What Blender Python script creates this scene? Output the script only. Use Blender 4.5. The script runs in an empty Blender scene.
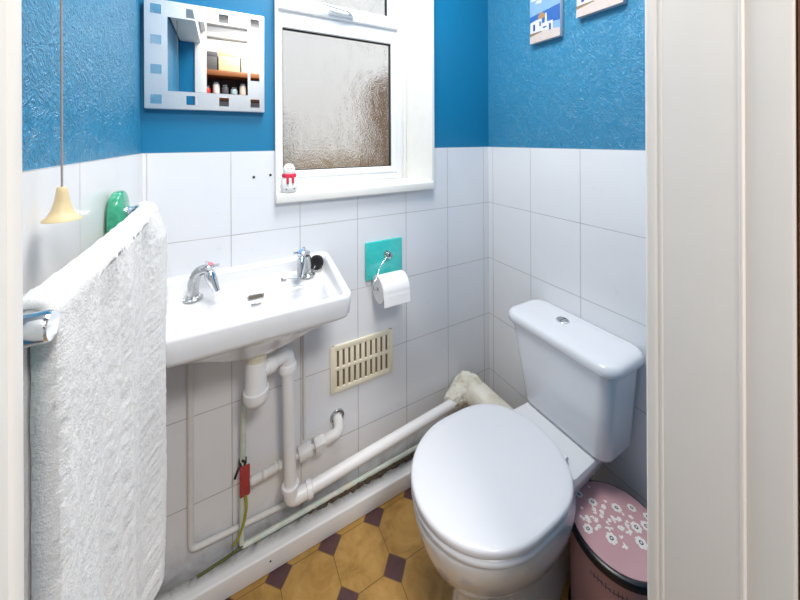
import bpy, bmesh, math, random
from mathutils import Vector, noise
random.seed(4)
PI = math.pi
H = 1.27                      # eye height; heights below are given relative to it and shifted by H
C = bpy.context.scene.collection
sc = bpy.context.scene

# ------------------------------------------------------------------ materials
def srgb(r, g, b):
    f = lambda c: (c/255/12.92) if c/255 <= .04045 else ((c/255+.055)/1.055)**2.4
    return (f(r), f(g), f(b), 1)

class NT:
    def __init__(s, name):
        s.m = bpy.data.materials.new(name); s.m.use_nodes = True
        s.t = s.m.node_tree; s.n = s.t.nodes; s.l = s.t.links
        s.b = s.n['Principled BSDF']; s.out = s.n['Material Output']
    def add(s, typ, **kw):
        n = s.n.new(typ)
        for k, v in kw.items(): setattr(n, k, v)
        return n
    def link(s, a, b): s.l.new(a, b)
    def set(s, **kw):
        for k, v in kw.items(): s.b.inputs[k.replace('_', ' ')].default_value = v
    def val(s, sock, v):
        if isinstance(v, (int, float)): sock.default_value = v
        else: s.link(v, sock)
    def math(s, op, a, b=None, c=None):
        n = s.add('ShaderNodeMath', operation=op)
        s.val(n.inputs[0], a)
        if b is not None: s.val(n.inputs[1], b)
        if c is not None: s.val(n.inputs[2], c)
        return n.outputs[0]
    def pos(s):
        if not hasattr(s, '_p'): s._p = s.add('ShaderNodeNewGeometry').outputs['Position']
        return s._p
    def xyz(s):
        if not hasattr(s, '_x'):
            n = s.add('ShaderNodeSeparateXYZ'); s.link(s.pos(), n.inputs[0]); s._x = n.outputs
        return s._x
    def noise(s, scale, detail=2, dist=0., rough=.5, vec=None):
        n = s.add('ShaderNodeTexNoise'); n.inputs['Scale'].default_value = scale
        n.inputs['Detail'].default_value = detail; n.inputs['Distortion'].default_value = dist
        n.inputs['Roughness'].default_value = rough
        s.link(vec if vec is not None else s.pos(), n.inputs['Vector']); return n.outputs['Fac']
    def ramp(s, fac, stops):
        n = s.add('ShaderNodeValToRGB'); e = n.color_ramp.elements
        while len(e) > 1: e.remove(e[-1])
        e[0].position, e[0].color = stops[0][0], stops[0][1]
        for p, c in stops[1:]:
            q = e.new(p); q.color = c
        s.link(fac, n.inputs[0]); return n.outputs[0]
    def mix(s, fac, a, b):
        n = s.add('ShaderNodeMix', data_type='RGBA')
        s.val(n.inputs[0], fac)
        for sock, v in ((n.inputs[6], a), (n.inputs[7], b)):
            if isinstance(v, tuple): sock.default_value = v
            else: s.link(v, sock)
        return n.outputs[2]
    def bump(s, h, strength=.3, dist=.001, prev=None):
        n = s.add('ShaderNodeBump'); n.inputs['Strength'].default_value = strength
        n.inputs['Distance'].default_value = dist; s.link(h, n.inputs['Height'])
        if prev: s.link(prev, n.inputs['Normal'])
        s.link(n.outputs[0], s.b.inputs['Normal']); return n.outputs[0]
    def color(s, c): s.link(c, s.b.inputs['Base Color'])

def simple(name, col, rough=.4, metal=0., var=.06, scale=30, bump=0., bdist=.0006, coat=0., **kw):
    t = NT(name); t.set(Roughness=rough, Metallic=metal)
    d = tuple(c*(1-var) for c in col[:3])+(1,)
    f = t.noise(scale, 3)
    t.color(t.mix(f, d, col))
    if bump: t.bump(f, bump, bdist)
    if coat: t.set(Coat_Weight=coat, Coat_Roughness=.05)
    for k, v in kw.items(): t.b.inputs[k.replace('_', ' ')].default_value = v
    return t.m

def tile_mat(name, axis, a0, w, z0, h, tile, grout, tint=0.):
    t = NT(name); x = t.xyz()
    def line(v, o, p):
        fr = t.math('FRACT', t.math('DIVIDE', t.math('SUBTRACT', v, o), p))
        return t.math('MULTIPLY', t.math('MINIMUM', fr, t.math('SUBTRACT', 1., fr)), p)   # metres to the nearest joint
    da, dz = line(x[axis], a0, w), line(x[2], z0, h)
    d = t.math('MINIMUM', da, dz)
    g = t.add('ShaderNodeMapRange'); g.inputs[1].default_value = .0007; g.inputs[2].default_value = .0016
    t.link(d, g.inputs[0]); m = g.outputs[0]
    nz = t.noise(7, 2)
    gcol = t.mix(t.noise(25, 3), grout, tuple(c*.72 for c in grout[:3])+(1,))
    low = t.add('ShaderNodeMapRange'); low.inputs[1].default_value = 2.5; low.inputs[2].default_value = .15
    t.link(x[2], low.inputs[0])
    dirty = t.math('MULTIPLY', low.outputs[0], t.noise(9, 4, .5))
    gcol = t.mix(dirty, gcol, srgb(96, 88, 74))
    tcol = t.mix(nz, tile, tuple(c*.95 for c in tile[:3])+(1,))
    stain = t.math('MULTIPLY', t.math('GREATER_THAN', t.noise(38, 5, .6, .7), .66), t.math('MULTIPLY', low.outputs[0], .12))
    tcol = t.mix(stain, tcol, srgb(150, 140, 118))
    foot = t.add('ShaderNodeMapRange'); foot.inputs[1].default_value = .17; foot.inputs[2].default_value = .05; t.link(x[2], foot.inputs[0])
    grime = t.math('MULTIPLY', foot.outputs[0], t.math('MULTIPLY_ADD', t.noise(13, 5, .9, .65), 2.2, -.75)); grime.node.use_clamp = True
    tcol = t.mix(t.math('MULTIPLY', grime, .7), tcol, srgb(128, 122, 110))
    t.color(t.mix(m, gcol, tcol))
    rr = t.math('MULTIPLY_ADD', m, -.55, .75); t.link(rr, t.b.inputs['Roughness'])
    b1 = t.bump(m, .3, .0006)
    t.bump(t.noise(5, 2), .25, .004, b1)
    return t.m

def anaglypta(name, col):
    t = NT(name)
    n1 = t.noise(34, 3, 3.2, .55); n2 = t.noise(85, 2, 1.5, .6)
    h = t.math('ADD', t.math('ABSOLUTE', t.math('SUBTRACT', n1, .5)), t.math('MULTIPLY', n2, .35))
    t.color(t.mix(t.noise(3, 2), col, tuple(c*.9 for c in col[:3])+(1,)))
    t.set(Roughness=.3)
    t.b.inputs['Specular IOR Level'].default_value = .6
    t.bump(h, .95, .008)
    return t.m

M = {}
WHT = srgb(236, 237, 240)
M['tile_back'] = tile_mat('tiles back', 0, .828, .202, H-.0325, .252, srgb(230, 232, 237), srgb(220, 221, 222))
M['tile_right'] = tile_mat('tiles right', 1, -.43, .202, H-.0325, .252, srgb(232, 233, 236), srgb(218, 219, 220))
M['tile_left'] = tile_mat('tiles left', 1, -.436, .202, H-.0325, .252, srgb(232, 232, 233), srgb(216, 215, 213))
M['blue'] = anaglypta('blue embossed paper', srgb(50, 138, 180))  # lit copy of the wall blue, gloss light raised into the base colour
M['blue_shaded'] = simple('shaded blue wall paint', srgb(16, 120, 164), .42, scale=60, bump=.25, bdist=.001)  # same wall blue, darker because the back wall's shade is in the colour
M['paint'] = simple('white satin paint', srgb(236, 235, 231), .35, scale=40, bump=.06)
M['jamb'] = simple('aged cream gloss paint', srgb(237, 232, 226), .38, var=.05, scale=14, bump=.1, bdist=.001)
M['upvc'] = simple('white window plastic', srgb(238, 239, 241), .3, var=.02)
M['ceil'] = simple('ceiling white', srgb(240, 240, 238), .8, scale=60, bump=.1)
M['ceramic'] = simple('white glazed ceramic', srgb(223, 224, 227), .09, var=.015, scale=4, coat=.5)
M['seat'] = simple('white seat plastic', srgb(224, 225, 230), .22, var=.01, scale=4)
M['cistern'] = simple('white cistern plastic', srgb(228, 230, 235), .16, var=.012, scale=4, coat=.3)
M['chrome'] = simple('chrome', (.78, .8, .82, 1), .09, 1., var=.05, scale=20)
M['oldchrome'] = simple('dull limescaled chrome', (.62, .63, .63, 1), .2, 1., var=.35, scale=160, bump=.1)
M['pvc'] = simple('white waste pipe plastic', srgb(238, 237, 238), .3, var=.03, scale=30)
M['oldpaint'] = simple('old lumpy white paint', srgb(228, 226, 224), .45, var=.16, scale=55, bump=.5, bdist=.003)
M['cream'] = simple('cream plastic', srgb(234, 226, 204), .42, var=.06, scale=25)
M['bell'] = simple('yellowed cream plastic', srgb(222, 201, 156), .4, var=.08, scale=60)
M['cord'] = simple('grey brown cord', srgb(170, 155, 148), .8, var=.2, scale=200)
M['black'] = simple('black rubber', srgb(26, 26, 28), .5, var=.2, scale=80)
M['dark'] = simple('dark recess', srgb(128, 108, 82), .9, var=.3, scale=60)
M['red'] = simple('red plastic', srgb(178, 62, 62), .45, var=.3, scale=120)
M['redcap'] = simple('pink red cap', srgb(205, 120, 135), .35)
M['bluecap'] = simple('blue cap', srgb(110, 160, 225), .35)
M['wire'] = simple('yellow green earth wire', srgb(176, 168, 42), .45, var=.4, scale=60)
M['oldwire'] = simple('dirty green wire', srgb(98, 104, 40), .6, var=.5, scale=70)
M['paper'] = simple('toilet paper', srgb(240, 239, 240), .95, var=.03, scale=90, bump=.2)
M['card'] = simple('cardboard core', srgb(170, 145, 115), .9)
M['navy'] = simple('dark navy rim', srgb(24, 30, 40), .3, var=.15)
M['grey'] = simple('grey print', srgb(70, 78, 92), .5, var=.1)
M['rubble'] = simple('crumbling mortar', srgb(105, 88, 70), .95, var=.6, scale=90, bump=.8, bdist=.004)
M['wood'] = simple('warm brown wood', srgb(140, 84, 44), .45, var=.4, scale=12)
M['hall'] = simple('pale grey hall wall', srgb(214, 214, 216), .8, var=.03)
M['carpet'] = simple('hall carpet', srgb(150, 135, 118), .95, var=.3, scale=200, bump=.5, bdist=.004)

t = NT('terry cotton'); t.set(Roughness=.95)
t.b.inputs['Sheen Weight'].default_value = .35
f1 = t.noise(430, 3, 0, .7); f2 = t.noise(150, 2)
t.color(t.mix(f1, srgb(206, 205, 204), srgb(228, 228, 229)))
t.bump(t.math('ADD', f1, t.math('MULTIPLY', f2, .8)), .5, .003); M['terry'] = t.m

t = NT('teal glass'); t.set(Roughness=.12, Base_Color=srgb(38, 176, 166))
t.color(t.mix(t.noise(30, 3, .6), srgb(46, 184, 182), srgb(84, 210, 204)))
t.set(Coat_Weight=.6, Coat_Roughness=.03); M['teal'] = t.m
t = NT('green crackled glass'); t.set(Roughness=.05, IOR=1.45)
t.b.inputs['Transmission Weight'].default_value = .45
vo = t.add('ShaderNodeTexVoronoi', feature='DISTANCE_TO_EDGE'); vo.inputs['Scale'].default_value = 130
t.link(t.pos(), vo.inputs['Vector'])
t.color(t.mix(t.noise(60, 4, 1.), srgb(20, 160, 118), srgb(110, 222, 186)))
t.bump(vo.outputs['Distance'], .25, .002); M['greenglass'] = t.m
t = NT('mirror silver'); t.set(Metallic=1., Roughness=.01, Base_Color=(.9, .92, .92, 1)); M['mirror'] = t.m
t = NT('frosted mirror band'); t.set(Metallic=.75, Roughness=.55)
t.color(t.mix(t.noise(300, 2), srgb(226, 228, 232), srgb(238, 238, 238))); M['frost'] = t.m

# patterned window glass: really refracts what stands outside
t = NT('patterned obscure glass'); t.set(Roughness=.1, IOR=1.18, Base_Color=(.97, .97, .97, 1))
t.b.inputs['Transmission Weight'].default_value = 1.
mp = t.add('ShaderNodeMapping'); mp.inputs['Scale'].default_value = (1., 1., .62); t.link(t.pos(), mp.inputs[0])
na = t.noise(17, 3, 5.5, .55, mp.outputs[0]); nb = t.noise(48, 2, 3., .5, mp.outputs[0])
rd_ = t.math('ABSOLUTE', t.math('SUBTRACT', na, .5))                # feathery ridges
t.bump(t.math('ADD', t.math('MULTIPLY', rd_, 1.6), t.math('MULTIPLY', nb, .35)), .9, .006); M['pane'] = t.m

# floor: octagons and dots
t = NT('octagon and dot floor tiles'); x = t.xyz(); P = .1524
def cell(v, o):
    a = t.math('DIVIDE', t.math('SUBTRACT', v, o), P)
    fr = t.math('FRACT', a)
    return t.math('MINIMUM', fr, t.math('SUBTRACT', 1., fr)), t.math('FLOOR', a)     # 0 on the dot rows
cx, ix = cell(x[0], .4430); cy, iy = cell(x[1], -.0932)
dd = t.math('SUBTRACT', t.math('ADD', cx, cy), .252)                 # <0 inside a dot
dot = t.math('LESS_THAN', dd, 0.)
g1 = t.math('LESS_THAN', t.math('ABSOLUTE', dd), .010)
g2 = t.math('MULTIPLY', t.math('LESS_THAN', t.math('MINIMUM', cx, cy), .0075), t.math('GREATER_THAN', dd, 0.))
gr = t.math('MAXIMUM', g1, g2)
cv = t.add('ShaderNodeCombineXYZ'); t.link(ix, cv.inputs[0]); t.link(iy, cv.inputs[1])
wn = t.add('ShaderNodeTexWhiteNoise', noise_dimensions='3D'); t.link(cv.outputs[0], wn.inputs['Vector'])
oc = t.ramp(t.noise(14, 5, .8, .65), [(.3, srgb(138, 102, 46)), (.5, srgb(166, 128, 66)), (.72, srgb(186, 148, 86))])
oc = t.mix(t.math('MULTIPLY', wn.outputs['Value'], .3), oc, srgb(150, 108, 50))
dc = t.mix(t.noise(60, 3), srgb(66, 40, 44), srgb(92, 62, 62))
t.color(t.mix(gr, t.mix(dot, oc, dc), srgb(112, 84, 44)))
t.set(Roughness=.42); t.bump(t.math('SUBTRACT', 1., gr), .3, .0006); M['floor'] = t.m

# baseboard: white gloss whose top is stained near the wall
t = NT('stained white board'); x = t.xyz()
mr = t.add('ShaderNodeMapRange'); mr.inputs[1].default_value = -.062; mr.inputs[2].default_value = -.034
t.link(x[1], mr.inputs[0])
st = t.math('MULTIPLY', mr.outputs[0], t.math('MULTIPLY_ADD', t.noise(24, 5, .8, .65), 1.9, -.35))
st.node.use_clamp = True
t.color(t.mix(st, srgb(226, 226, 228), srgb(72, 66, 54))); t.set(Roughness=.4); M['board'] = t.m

t = NT('verdigris painted pipe')
t.color(t.ramp(t.noise(22, 4, .4), [(.35, srgb(222, 222, 214)), (.52, srgb(196, 212, 200)), (.68, srgb(214, 206, 190))]))
t.set(Roughness=.45); M['verdi'] = t.m
t = NT('stained cream soil pipe')
t.color(t.ramp(t.noise(18, 5, .6), [(.3, srgb(200, 194, 176)), (.55, srgb(226, 222, 208)), (.8, srgb(232, 229, 220))]))
t.set(Roughness=.5); M['soil'] = t.m
t = NT('pink steel'); t.set(Roughness=.32, Metallic=.25)
t.color(t.mix(t.noise(8, 2), srgb(184, 142, 146), srgb(196, 154, 156))); M['pink'] = t.m
t = NT('pink lid'); t.set(Roughness=.35)
t.color(t.mix(t.noise(8, 2), srgb(196, 152, 158), srgb(206, 164, 168))); M['pinklid'] = t.m
M['flower'] = simple('white flower print', srgb(240, 234, 230), .45, var=.04)

# ------------------------------------------------------------------ mesh helpers
def mesh(name, verts, faces, mats, parent=None, mi=None, smooth=True, ang=42):
    me = bpy.data.meshes.new(name)
    me.from_pydata([tuple(v) for v in verts], [], faces)
    if not isinstance(mats, (list, tuple)): mats = [mats]
    for m in mats: me.materials.append(M[m] if isinstance(m, str) else m)
    if mi: me.polygons.foreach_set('material_index', mi)
    bm = bmesh.new(); bm.from_mesh(me); bmesh.ops.recalc_face_normals(bm, faces=bm.faces); bm.to_mesh(me); bm.free()
    if smooth:
        me.polygons.foreach_set('use_smooth', [True]*len(me.polygons))
        me.set_sharp_from_angle(angle=math.radians(ang))
    me.update()
    o = bpy.data.objects.new(name, me); C.objects.link(o)
    if parent is not None:
        o.parent = parent
        o.matrix_parent_inverse = parent.matrix_basis.inverted()
    return o

class Geo:
    def __init__(s): s.v, s.f, s.mi = [], [], []
    def put(s, vs, fs, m=0):
        b = len(s.v); s.v += [Vector(v) for v in vs]
        s.f += [tuple(i+b for i in f) for f in fs]; s.mi += [m]*len(fs); return s
    def box(s, a, b, m=0, bev=0., seg=2):
        bm = bmesh.new(); bmesh.ops.create_cube(bm, size=1)
        for v in bm.verts: v.co = Vector([(a[i]+b[i])/2 + v.co[i]*abs(b[i]-a[i]) for i in range(3)])
        if bev: bmesh.ops.bevel(bm, geom=bm.edges[:], offset=bev, segments=seg, affect='EDGES', profile=.5)
        bm.verts.index_update()
        s.put([v.co.copy() for v in bm.verts], [[v.index for v in f.verts] for f in bm.faces], m); bm.free(); return s
    def loft(s, rings, m=0, cap0=True, cap1=True, closed=True):
        n = len(rings[0]); b = len(s.v); s.v += [Vector(p) for r in rings for p in r]
        for i in range(len(rings)-1):
            for j in range(n if closed else n-1):
                k = (j+1) % n
                s.f.append((b+i*n+j, b+i*n+k, b+(i+1)*n+k, b+(i+1)*n+j)); s.mi.append(m)
        if cap0: s.f.append(tuple(b+j for j in range(n))[::-1]); s.mi.append(m)
        if cap1: s.f.append(tuple(b+(len(rings)-1)*n+j for j in range(n))); s.mi.append(m)
        return s
    def tube(s, pts, r, n=16, fillet=0., m=0, seg=7, cap=True):
        pts = [Vector(p) for p in pts]
        path = [pts[0]]
        for i in range(1, len(pts)-1):
            a, b, c = pts[i-1], pts[i], pts[i+1]
            if fillet:
                d1, d2 = (a-b), (c-b); L = min(fillet, d1.length*.49, d2.length*.49)
                p, q = b+d1.normalized()*L, b+d2.normalized()*L
                for k in range(seg+1):
                    u = k/seg; path.append(p*(1-u)**2 + b*2*u*(1-u) + q*u*u)
            else: path.append(b)
        path.append(pts[-1])
        R = r if isinstance(r, (list, tuple)) else [r]*len(path)
        if len(R) != len(path): R = [R[0]+(R[-1]-R[0])*i/(len(path)-1) for i in range(len(path))]
        tg = [(path[min(i+1, len(path)-1)]-path[max(i-1, 0)]).normalized() for i in range(len(path))]
        up = Vector((0, 0, 1)) if abs(tg[0].z) < .9 else Vector((1, 0, 0))
        rings = []
        for p, d, rr in zip(path, tg, R):
            up = (up - d*up.dot(d)).normalized(); sd = d.cross(up)
            rings.append([p + (up*math.cos(2*PI*j/n) + sd*math.sin(2*PI*j/n))*rr for j in range(n)])
        return s.loft(rings, m, cap, cap)
    def turn(s, prof, base, axis=(0, 0, 1), n=32, m=0, cap=True):      # prof: (radius, distance along axis)
        d = Vector(axis).normalized(); base = Vector(base)
        up = Vector((0, 0, 1)) if abs(d.z) < .9 else Vector((1, 0, 0))
        up = (up-d*up.dot(d)).normalized(); sd = d.cross(up)
        return s.loft([[base+d*h+(up*math.cos(2*PI*j/n)+sd*math.sin(2*PI*j/n))*max(r, 1e-5) for j in range(n)] for r, h in prof], m, cap, cap)
    def obj(s, name, mats, parent=None, **kw): return mesh(name, s.v, s.f, mats, parent, s.mi, **kw)

def tag(o, label=None, cat=None, group=None, kind=None):
    if label: o['label'] = label
    if cat: o['category'] = cat
    if group: o['group'] = group
    if kind: o['kind'] = kind
    return o
def empty(name, loc, label=None, cat=None, group=None, kind=None):
    o = bpy.data.objects.new(name, None); C.objects.link(o); o.location = loc; o.empty_display_size = .02
    return tag(o, label, cat, group, kind)
def rr(hx, hy, r, n=10, cx=0, cy=0):                                   # rounded rectangle outline
    out = []
    for k, (sx, sy) in enumerate(((1, 1), (-1, 1), (-1, -1), (1, -1))):
        for i in range(n+1):
            a = PI/2*k + PI/2*i/n
            out.append((cx+sx*(hx-r)+r*math.cos(a), cy+sy*(hy-r)+r*math.sin(a)))
    return out
def z(v): return H+v

# ------------------------------------------------------------------ setting
XL, XR, YF, YO = -.19, 1.061, -.90, -1.012     # left, right, front wall inside, front wall outside
CZ = 2.30
TT = z(-.0325)                                  # top of the tiling
g = Geo()
WX0, WX1, WZ0, WZ1 = .151, .742, z(-.2), 2.16
def slab(x0, x1, z0, z1, m, y0): g.box((x0, y0, z0), (x1, .149, z1), m)
slab(XL-.1, WX0, 0, TT, 0, 0.); slab(WX1, XR+.1, 0, TT, 0, 0.); slab(WX0, WX1, 0, WZ0, 0, 0.)
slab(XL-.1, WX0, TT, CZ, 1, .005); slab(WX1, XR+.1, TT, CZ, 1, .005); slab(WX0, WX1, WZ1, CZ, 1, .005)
tag(g.obj('wall_back', ['tile_back', 'blue_shaded'], smooth=False), 'white tiled back wall with blue paint darkened for shade above, around the window', kind='structure')
g = Geo()
g.box((XR, YO, 0), (XR+.1, .0, TT), 0).box((XR+.005, YO, TT), (XR+.1, .005, CZ), 1)
tag(g.obj('wall_right', ['tile_right', 'blue'], smooth=False), 'right wall, white tiles below and embossed blue wallpaper above', kind='structure')
g = Geo()
g.box((XL-.1, YO, 0), (XL, .0, TT), 0).box((XL-.1, YO, TT), (XL-.004, .005, CZ), 1)
tag(g.obj('wall_left', ['tile_left', 'blue'], smooth=False), 'left wall, white tiles below and embossed blue wallpaper above', kind='structure')
DX0, DX1, DZ = -.0770, .4565, 2.02
g = Geo()
g.box((-1.2, YO, 0), (DX0-.025, YF, CZ), 0).box((DX1+.025, YO, 0), (1.6, YF, CZ), 0).box((DX0-.025, YO, DZ), (DX1+.025, YF, CZ), 0)
tag(g.obj('wall_front', ['blue_shaded'], smooth=False), 'blue front wall with the doorway', kind='structure')
tag(Geo().box((XL-.1, YO, -.1), (XR+.1, .16, 0)).obj('floor', ['floor'], smooth=False), 'brown octagon floor tiles with dark dots', kind='structure')
tag(Geo().box((XL-.1, YO, CZ), (XR+.1, .16, CZ+.1)).obj('ceiling', ['ceil'], smooth=False), 'white ceiling', kind='structure')
# white boxing under the stairs in the front left corner (seen in the mirror)
tag(Geo().box((XL, YF, 1.775), (-.10, -.42, CZ), bev=.004).box((-.10, YF, 1.84), (DX0, -.6, CZ), bev=.004).obj('trim_4', ['ceil']), 'white boxing above the left wall', kind='structure')

# door linings
g = Geo()
g.box((DX1, -.978, 0), (DX1+.026, YF, DZ), bev=.003, seg=3)
g.box((DX1+.004, -1.0105, 0), (DX1+.026, -.976, DZ), bev=.003, seg=3)
g.tube([(DX1+.0005, -.9085, 0), (DX1+.0005, -.9085, DZ)], .0016, 10)
g.tube([(DX1+.0005, -.976, 0), (DX1+.0005, -.976, DZ)], .0016, 10)
g.box((DX1-.002, YF-.006, 0), (DX1+.05, YF+.008, DZ+.04), bev=.004, seg=3)
tag(g.obj('trim_1', ['jamb']), 'cream painted door jamb on the right', kind='structure')
g = Geo()
g.box((DX0-.026, -.978, 0), (DX0, YF, DZ), bev=.003, seg=3)
g.box((DX0-.026, YO-.004, 0), (DX0-.004, -.976, DZ), bev=.003, seg=3)
g.box((DX0-.05, YF-.006, 0), (DX0+.001, YF+.008, DZ+.04), bev=.004, seg=3)
tag(g.obj('trim_2', ['jamb']), 'cream painted door jamb on the left', kind='structure')
tag(Geo().box((DX0-.026, YO, DZ), (DX1+.026, YF+.006, DZ+.026), bev=.003).obj('trim_3', ['jamb']), 'cream painted door head', kind='structure')
g = Geo().box((DX1+.006, YO-.026, 0), (DX1+.09, YO+.0012, DZ+.07), bev=.004).box((DX0-.09, YO-.026, 0), (DX0-.010, YO-.0005, DZ+.07), bev=.004).box((DX0-.09, YO-.026, DZ+.01), (DX1+.09, YO-.0005, DZ+.09), bev=.004)
tag(g.obj('trim_5', ['wood']), 'brown door architrave on the hall side', kind='structure')

# hall behind the camera (shows in the mirror)
HY = -2.6
g = Geo().box((-1.3, HY-.1, 0), (1.7, HY, 2.5), 0).box((-1.3, HY, 0), (-1.2, YO, 2.5)).box((1.6, HY, 0), (1.7, YO, 2.5)).box((-1.2, HY, 2.28), (1.6, HY+.05, 2.33), bev=.01).box((-1.2, HY, 2.40), (1.6, HY+.08, 2.5), bev=.02)
tag(g.obj('wall_hall', ['hall'], smooth=False), 'pale grey hall walls with cornice', kind='structure')
tag(Geo().box((-1.3, HY-.1, -.1), (1.7, YO, 0)).obj('floor_hall', ['carpet'], smooth=False), 'hall floor', kind='structure')
tag(Geo().box((-1.3, HY-.1, 2.5), (1.7, YO, 2.6)).obj('ceiling_hall', ['ceil'], smooth=False), 'hall ceiling', kind='structure')

# window
win = empty('window_1', (.45, .15, z(-.168)), 'white framed window of patterned glass above the basin', None, None, 'structure')
FY = .15
g = Geo()                                                   # reveal lining
sx = .706
g.put([(WX1, -.012, WZ0+.03), (WX1, -.012, WZ1), (sx, FY, WZ1), (sx, FY, WZ0+.03), (WX1+.012, -.012, WZ0+.03), (WX1+.012, -.012, WZ1), (WX1+.012, .17, WZ1), (WX1+.012, .17, WZ0+.03)],
      [(0, 1, 2, 3), (0, 4, 5, 1), (3, 2, 6, 7), (4, 7, 6, 5), (1, 5, 6, 2), (0, 3, 7, 4)])
g.box((WX0-.006, -.012, WZ0+.03), (WX0+.004, .148, WZ1))
g.box((WX0, -.012, WZ1), (WX1+.012, .17, WZ1+.012))
g.box((sx-.014, FY-.018, WZ0+.03), (sx+.002, FY+.01, WZ1), bev=.004)
g.obj('reveal', ['paint'], win)
Geo().box((WX0-.006, -.022, z(-.2)), (WX1+.005, .148, z(-.168)), bev=.005, seg=3).obj('window_sill', ['paint'], win)
def ring_frame(g, x0, x1, z0, z1, w, y0, y1, bev=.004):
    g.box((x0, y0, z0), (x0+w, y1, z1), bev=bev); g.box((x1-w, y0, z0), (x1, y1, z1), bev=bev)
    g.box((x0+w-.004, y0+.0004, z0), (x1-w+.004, y1, z0+w), bev=bev); g.box((x0+w-.004, y0+.0004, z1-w), (x1-w+.004, y1, z1), bev=bev)
g = Geo()
FX0, FX1 = .130, sx
FZ0, FZT, FZ1 = z(-.172), z(.478), 2.15
ring_frame(g, FX0, FX1, FZ0, FZ1, .042, FY, FY+.06)
g.box((FX0+.03, FY+.0006, FZT-.04), (FX1-.03, FY+.058, FZT+.012), bev=.004)        # transom
g.obj('window_frame', ['upvc'], win)
g = Geo(); ring_frame(g, FX0+.036, FX1-.04, z(-.138), z(.442), .026, FY-.006, FY+.03, .005)
g.obj('glazing_bead', ['upvc'], win)
def pane(name, x0, x1, z0, z1, y, par):
    return Geo().box((x0, y, z0), (x1, y+.005, z1)).obj(name, ['pane'], par, smooth=False)
g = Geo()                                                    # dark gasket
ring_frame(g, FX0+.060, FX1-.064, z(-.114), z(.418), .0045, FY+.004, FY+.022, .0005)
g.obj('gasket', ['black'], win)
pane('window_pane', FX0+.058, FX1-.062, z(-.116), z(.42), FY+.02, win)
g = Geo(); ring_frame(g, FX0+.024, FX1-.036, FZT+.002, FZ1-.03, .05, FY-.016, FY+.03, .005)
vent = g.obj('vent_sash', ['upvc'], win)
g = Geo(); ring_frame(g, FX0+.070, FX1-.082, FZT+.048, FZ1-.076, .0045, FY-.003, FY+.02, .0005)
g.obj('gasket', ['black'], vent)
pane('window_pane', FX0+.068, FX1-.08, FZT+.046, FZ1-.074, FY+.014, vent)
g = Geo().box((.36, FY-.030, FZT+.012), (.46, FY-.014, FZT+.028), bev=.003).tube([(.45, FY-.03, FZT+.02), (.43, FY-.045, FZT+.026), (.33, FY-.045, FZT+.036)], .005, 10, .01)
g.obj('handle', ['upvc'], vent)
# outside: brick garden wall and a white sky
tag(Geo().box((-1.5, 2.6, -.6), (3.6, 2.7, 3.4)).obj('wall_house', [simple('pale render', srgb(246, 243, 240), .9, var=.12, scale=5)], smooth=False), 'pale rendered house wall outside the window', kind='structure')
tag(Geo().box((-.2, 1.5, -.6), (3.2, 1.6, 1.13)).obj('wall_outside', [simple('tan brick', srgb(196, 172, 140), .9, var=.45, scale=9)], smooth=False), 'tan garden wall outside the window', kind='structure')
tag(Geo().box((.86, .62, -.6), (1.5, .95, 1.66)).obj('wall_neighbour', [simple('brown render', srgb(150, 122, 98), .9, var=.5, scale=9)], smooth=False), 'brown brick pier outside the window', kind='structure')
tag(Geo().tube([(.30, .9, -.6), (.30, .9, 1.42)], .03, 14).obj('trim_outside', [simple('grey pipe', srgb(140, 142, 140), .6)]), 'grey downpipe outside the window', kind='structure')

# baseboard, debris
tag(Geo().box((XL+.003, -.080, 0), (.998, -.028, .058), bev=.005, seg=3).obj('baseboard_back', ['board']), 'white boxed skirting along the back wall', kind='structure')
g = Geo()
for i in range(130):
    u = random.random()**.8; px = .24+.46*u; r = random.uniform(.004, .008+.006*u)
    c = Vector((px, random.uniform(-.036, -.026), .058+random.uniform(0, .008)))
    bm = bmesh.new(); bmesh.ops.create_icosphere(bm, subdivisions=1, radius=r)
    for v in bm.verts: v.co = Vector((v.co.x*1.5, v.co.y, v.co.z*.7))*random.uniform(.7, 1.25) + c
    bm.verts.index_update(); g.put([v.co.copy() for v in bm.verts], [[v.index for v in f.verts] for f in bm.faces]); bm.free()
tag(g.obj('mortar_rubble', ['rubble'], smooth=False), 'crumbling brown mortar debris in the gap behind the skirting', 'debris', None, 'stuff')
def screw(name, loc, axis, r, label, cat, mat='black', grp=None):
    return tag(Geo().turn([(r, 0), (r, .001), (r*.6, .0016), (.0, .0014)], loc, axis, 14).obj(name, [mat]), label, cat, grp)
screw('screw', (.117, -.0803, .036), (0, -1, 0), .0026, 'small dark screw in the face of the white skirting, below the pipes', 'screw')
screw('wall_plug', (.083, .0, z(-.113)), (0, -1, 0), .004, 'left of the two black wall plugs in the tile beside the window', 'wall plug', grp='wall plugs in the tile')
screw('wall_plug', (.131, .0, z(-.109)), (0, -1, 0), .004, 'right of the two black wall plugs, nearer the window', 'wall plug', grp='wall plugs in the tile')

# ------------------------------------------------------------------ mirror
mir = empty('wall_mirror', (-.035, .003, z(.235)), 'square mirror with a frosted border of small clear squares, on the blue wall', 'mirror')
x0, x1, z0, z1, y0 = -.184, .113, z(.088), z(.385), -.018
Geo().box((x0, y0, z0), (x1, .004, z1), bev=.002).obj('frosted_border', ['frost'], mir)
Geo().box((x0+.052, y0-.0008, z0+.05), (x1-.047, y0+.001, z1-.045)).obj('mirror_panel', ['mirror'], mir, smooth=False)
cs = [.026, .107, .187, .270]; s = .0125
for i in range(4):
    for j in range(4):
        if i in (0, 3) or j in (0, 3):
            cx_, cz_ = x0+cs[i], z0+cs[j]
            Geo().box((cx_-s, y0-.0006, cz_-s), (cx_+s, y0+.001, cz_+s)).obj('clear_square', ['mirror'], mir, smooth=False)

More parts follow.
